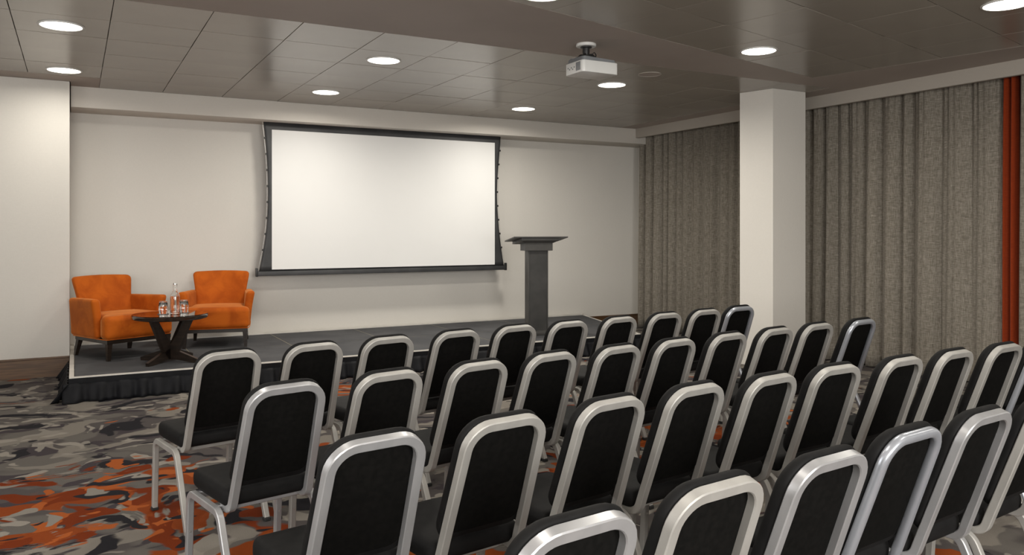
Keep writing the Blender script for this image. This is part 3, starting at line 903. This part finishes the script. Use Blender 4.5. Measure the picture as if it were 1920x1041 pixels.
def chair_meshes(prof_kind, metal):
    C = {}
    w, h = 0.028, 0.030
    prof = rect_prof(w, h, 0.003) if prof_kind == 'square' else round_prof(w * 1.02, h * 1.02)
    lp = rect_prof(0.025, 0.028, 0.003) if prof_kind == 'square' else round_prof(0.027, 0.027)
    c = 0.014
    hw0, hw1 = 0.151 - c, 0.164 - c
    n0 = 0.014
    def hw(s):
        return hw0 + (hw1 - hw0) * s / 0.5
    bl = lean(-hw(0.5), n0, 0.497); br = lean(hw(0.5), n0, 0.497)
    tl = lean(-hw0, n0, c); tr = lean(hw0, n0, c)
    path = fillet([bl + Vector((0, 0.075, 0.004)), bl, tl, tr, br, br + Vector((0, 0.075, 0.004))], [0.042, 0.074, 0.074, 0.042], 7)
    bm = bmesh.new(); sweep(bm, path, prof, (0, 0, 1))
    C['back_frame'] = mesh_from('back_frame', bm, metal, True, 35)
    # leg frames, one inverted U on each side
    for s in (-1, 1):
        x = s * 0.1855
        pth = fillet([(x, 0.545, 0.014), (x, 0.522, 0.3585), (x, 0.205, 0.3585), (x, 0.046, 0.014)], [0.05, 0.055], 6)
        bm = bmesh.new(); sweep(bm, pth, lp, (1, 0, 0))
        C['leg%d' % s] = mesh_from('leg_frame', bm, metal, True, 35)
        for nm, y in (('f', 0.546), ('b', 0.045)):
            C['cap%s%d' % (nm, s)] = mesh_from('foot_cap', box(x - .0155, x + .0155, y - .0155, y + .0155, 0, 0.018, 0.003, 1), 'rubber', False)
        bm = bmesh.new()
        for z in (0.05, 0.20):
            lathe(bm, [(0, 0), (0.006, 0), (0.005, 0.003), (0, 0.004)], 10)
            new = [v for v in bm.verts if not v.tag]
            for v in new:
                v.co = Vector((x + v.co.x, 0.532 + (0.545 - 0.522) * (0.05 - z) / 0.344 - 0.0005 - v.co.z + 0.0, z + v.co.y))
                v.tag = True
        C['screw%d' % s] = mesh_from('screw', bm, 'cap')
    bm = bmesh.new()
    add_box(bm, -0.178, 0.178, 0.245, 0.270, 0.346, 0.372, 0.003, 1)
    add_box(bm, -0.178, 0.178, 0.455, 0.480, 0.346, 0.372, 0.003, 1)
    C['seat_rail'] = mesh_from('seat_rail', bm, metal)
    # seat cushion
    bm = rbox(0.362, 0.366, 0.072, 0.026, 4, (6, 6, 1))
    def fs(x, y, z):
        f = (y + 0.183) / 0.366
        rnd = 1 - 0.10 * max(0, (f - 0.72) / 0.28) ** 2.0
        xx = x * (0.955 + 0.055 * f) * rnd
        yy = y + 0.371
        zz = 0.3725 + z + (0.012 * (1 - (x / .181) ** 2) * (1 - (y / .183) ** 2) if z > 0.04 else 0)
        return xx, yy, zz
    C['seat'] = mesh_from('seat', deform(bm, fs), 'vinyl', True, 60)
    # back cushion in front of the frame
    def outline(ins, n=0.03):
        R = 0.088 - ins; rb = 0.055 - ins * .5
        pts = []
        h0 = 0.1525 - ins; h1 = 0.1635 - ins
        s0 = -0.0045 + ins * 1.2 + max(0.0, n - 0.040) * 0.35; s1 = 0.412 - ins
        def hx(s):
            return h0 + (h1 - h0) * s / 0.45
        for k in range(8):
            a = PI / 2 * k / 7
            pts.append((-hx(s0) + R - R * math.cos(a), s0 + R - R * math.sin(a)))
        for k in range(8):
            a = PI / 2 * k / 7
            pts.append((hx(s0) - R + R * math.sin(a), s0 + R - R * math.cos(a)))
        for k in range(6):
            a = PI / 2 * k / 5
            pts.append((hx(s1) - rb + rb * math.cos(a), s1 - rb + rb * math.sin(a)))
        for k in range(6):
            a = PI / 2 * k / 5
            pts.append((-hx(s1) + rb - rb * math.sin(a), s1 - rb + rb * math.cos(a)))
        return pts
    bm = bmesh.new(); rings = []
    for ins, n in ((0.004, 0.0295), (0.0, 0.033), (-0.0015, 0.041), (0.0, 0.051), (0.004, 0.060), (0.012, 0.067), (0.028, 0.072), (0.06, 0.075)):
        rings.append([bm.verts.new(lean(x, n, s)) for x, s in outline(ins, n)])
    m = len(rings[0])
    for r0, r1 in zip(rings[:-1], rings[1:]):
        for k in range(m):
            bm.faces.new((r0[k], r0[(k + 1) % m], r1[(k + 1) % m], r1[k]))
    bm.faces.new(rings[0][::-1]); bm.faces.new(rings[-1])
    C['backrest'] = mesh_from('backrest', bm, 'vinyl', True, 50)
    # cloth back panel set inside the frame
    bm = bmesh.new()
    o = [(x, s) for x, s in outline(0.0245)]
    a = [bm.verts.new(lean(x, 0.0255, s)) for x, s in o]
    a2 = [bm.verts.new(lean(x * .985, 0.0240, (s - .2) * .985 + .2)) for x, s in o]
    b = [bm.verts.new(lean(x, 0.0293, s)) for x, s in o]
    bm.faces.new(a2[::-1]); bm.faces.new(b)
    for k in range(m):
        j = (k + 1) % m
        bm.faces.new((a2[k], a2[j], a[j], a[k])); bm.faces.new((a[k], a[j], b[j], b[k]))
    C['back_panel'] = mesh_from('back_panel', bm, 'black_cloth', True, 50)
    return C

CH = {'square': chair_meshes('square', 'satin'), 'semi': chair_meshes('square', 'semi'), 'round': chair_meshes('round', 'polished')}

def conference_chair(label, x, y, rz, kind):
    C = CH[kind]
    t = thing('conference_chair', label, 'chair', (x, y, 0), rz, 'black conference chairs in rows')
    put('seat', C['seat'], t)
    bk = put('backrest', C['backrest'], t)
    put('back_panel', C['back_panel'], bk)
    put('back_frame', C['back_frame'], t)
    put('seat_rail', C['seat_rail'], t)
    for s in (-1, 1):
        lg = put('leg_frame', C['leg%d' % s], t)
        put('foot_cap', C['capf%d' % s], lg); put('foot_cap', C['capb%d' % s], lg)
        put('screw', C['screw%d' % s], lg)

ORD = ['first', 'second', 'third', 'fourth', 'fifth', 'sixth', 'seventh', 'eighth', 'ninth', 'tenth']
ROWS = ['front row by the stage', 'second row from the stage', 'third row from the stage', 'nearest row']
CHAIRS = [
    [(0.643, 3.881, 11.3, 'square'), (1.059, 3.939, 10.5, 'square'), (1.468, 3.999, 10.0, 'square'), (1.896, 4.058, 10.0, 'square'), (2.305, 4.118, 10.0, 'square'), (2.698, 4.150, 8.5, 'square'), (3.121, 4.198, 9.0, 'square'), (3.542, 4.249, 7.1, 'square'), (3.948, 4.299, 6.5, 'square'), (4.346, 4.366, 6.5, 'round')],
    [(0.693, 2.944, 11.5, 'semi'), (1.112, 3.003, 11.0, 'square'), (1.530, 3.043, 11.0, 'square'), (1.933, 3.107, 11.0, 'square'), (2.335, 3.140, 10.5, 'square'), (2.736, 3.191, 10.0, 'square'), (3.146, 3.237, 9.4, 'square'), (3.552, 3.278, 8.7, 'square'), (3.952, 3.325, 8.0, 'square'), (4.392, 3.355, 8.0, 'round')],
    [(0.735, 2.072, 8.5, 'semi'), (1.151, 2.100, 8.5, 'square'), (1.588, 2.160, 9.0, 'square'), (1.993, 2.203, 8.5, 'square'), (2.391, 2.217, 8.0, 'square'), (2.794, 2.245, 3.5, 'square'), (3.225, 2.248, 5.5, 'square'), (3.630, 2.263, 5.5, 'square'), (4.038, 2.265, 4.6, 'square'), (4.449, 2.290, 5.0, 'round')],
    [(0.872, 1.279, 7.0, 'semi'), (1.273, 1.322, 6.5, 'square'), (1.674, 1.350, 6.0, 'semi'), (2.088, 1.413, 6.5, 'round'), (2.495, 1.447, 5.8, 'semi'), (2.908, 1.470, 6.0, 'square')]]
for r, row in enumerate(CHAIRS):
    for c, (x, y, a, kind) in enumerate(row):
        look = {'square': 'black chair with satin silver frame', 'semi': 'black chair with glossy silver frame', 'round': 'black chair with rounded polished frame'}[kind]
        conference_chair('%s, %s from left, %s' % (look, ORD[c], ROWS[r]), x, y, math.radians(a), kind)
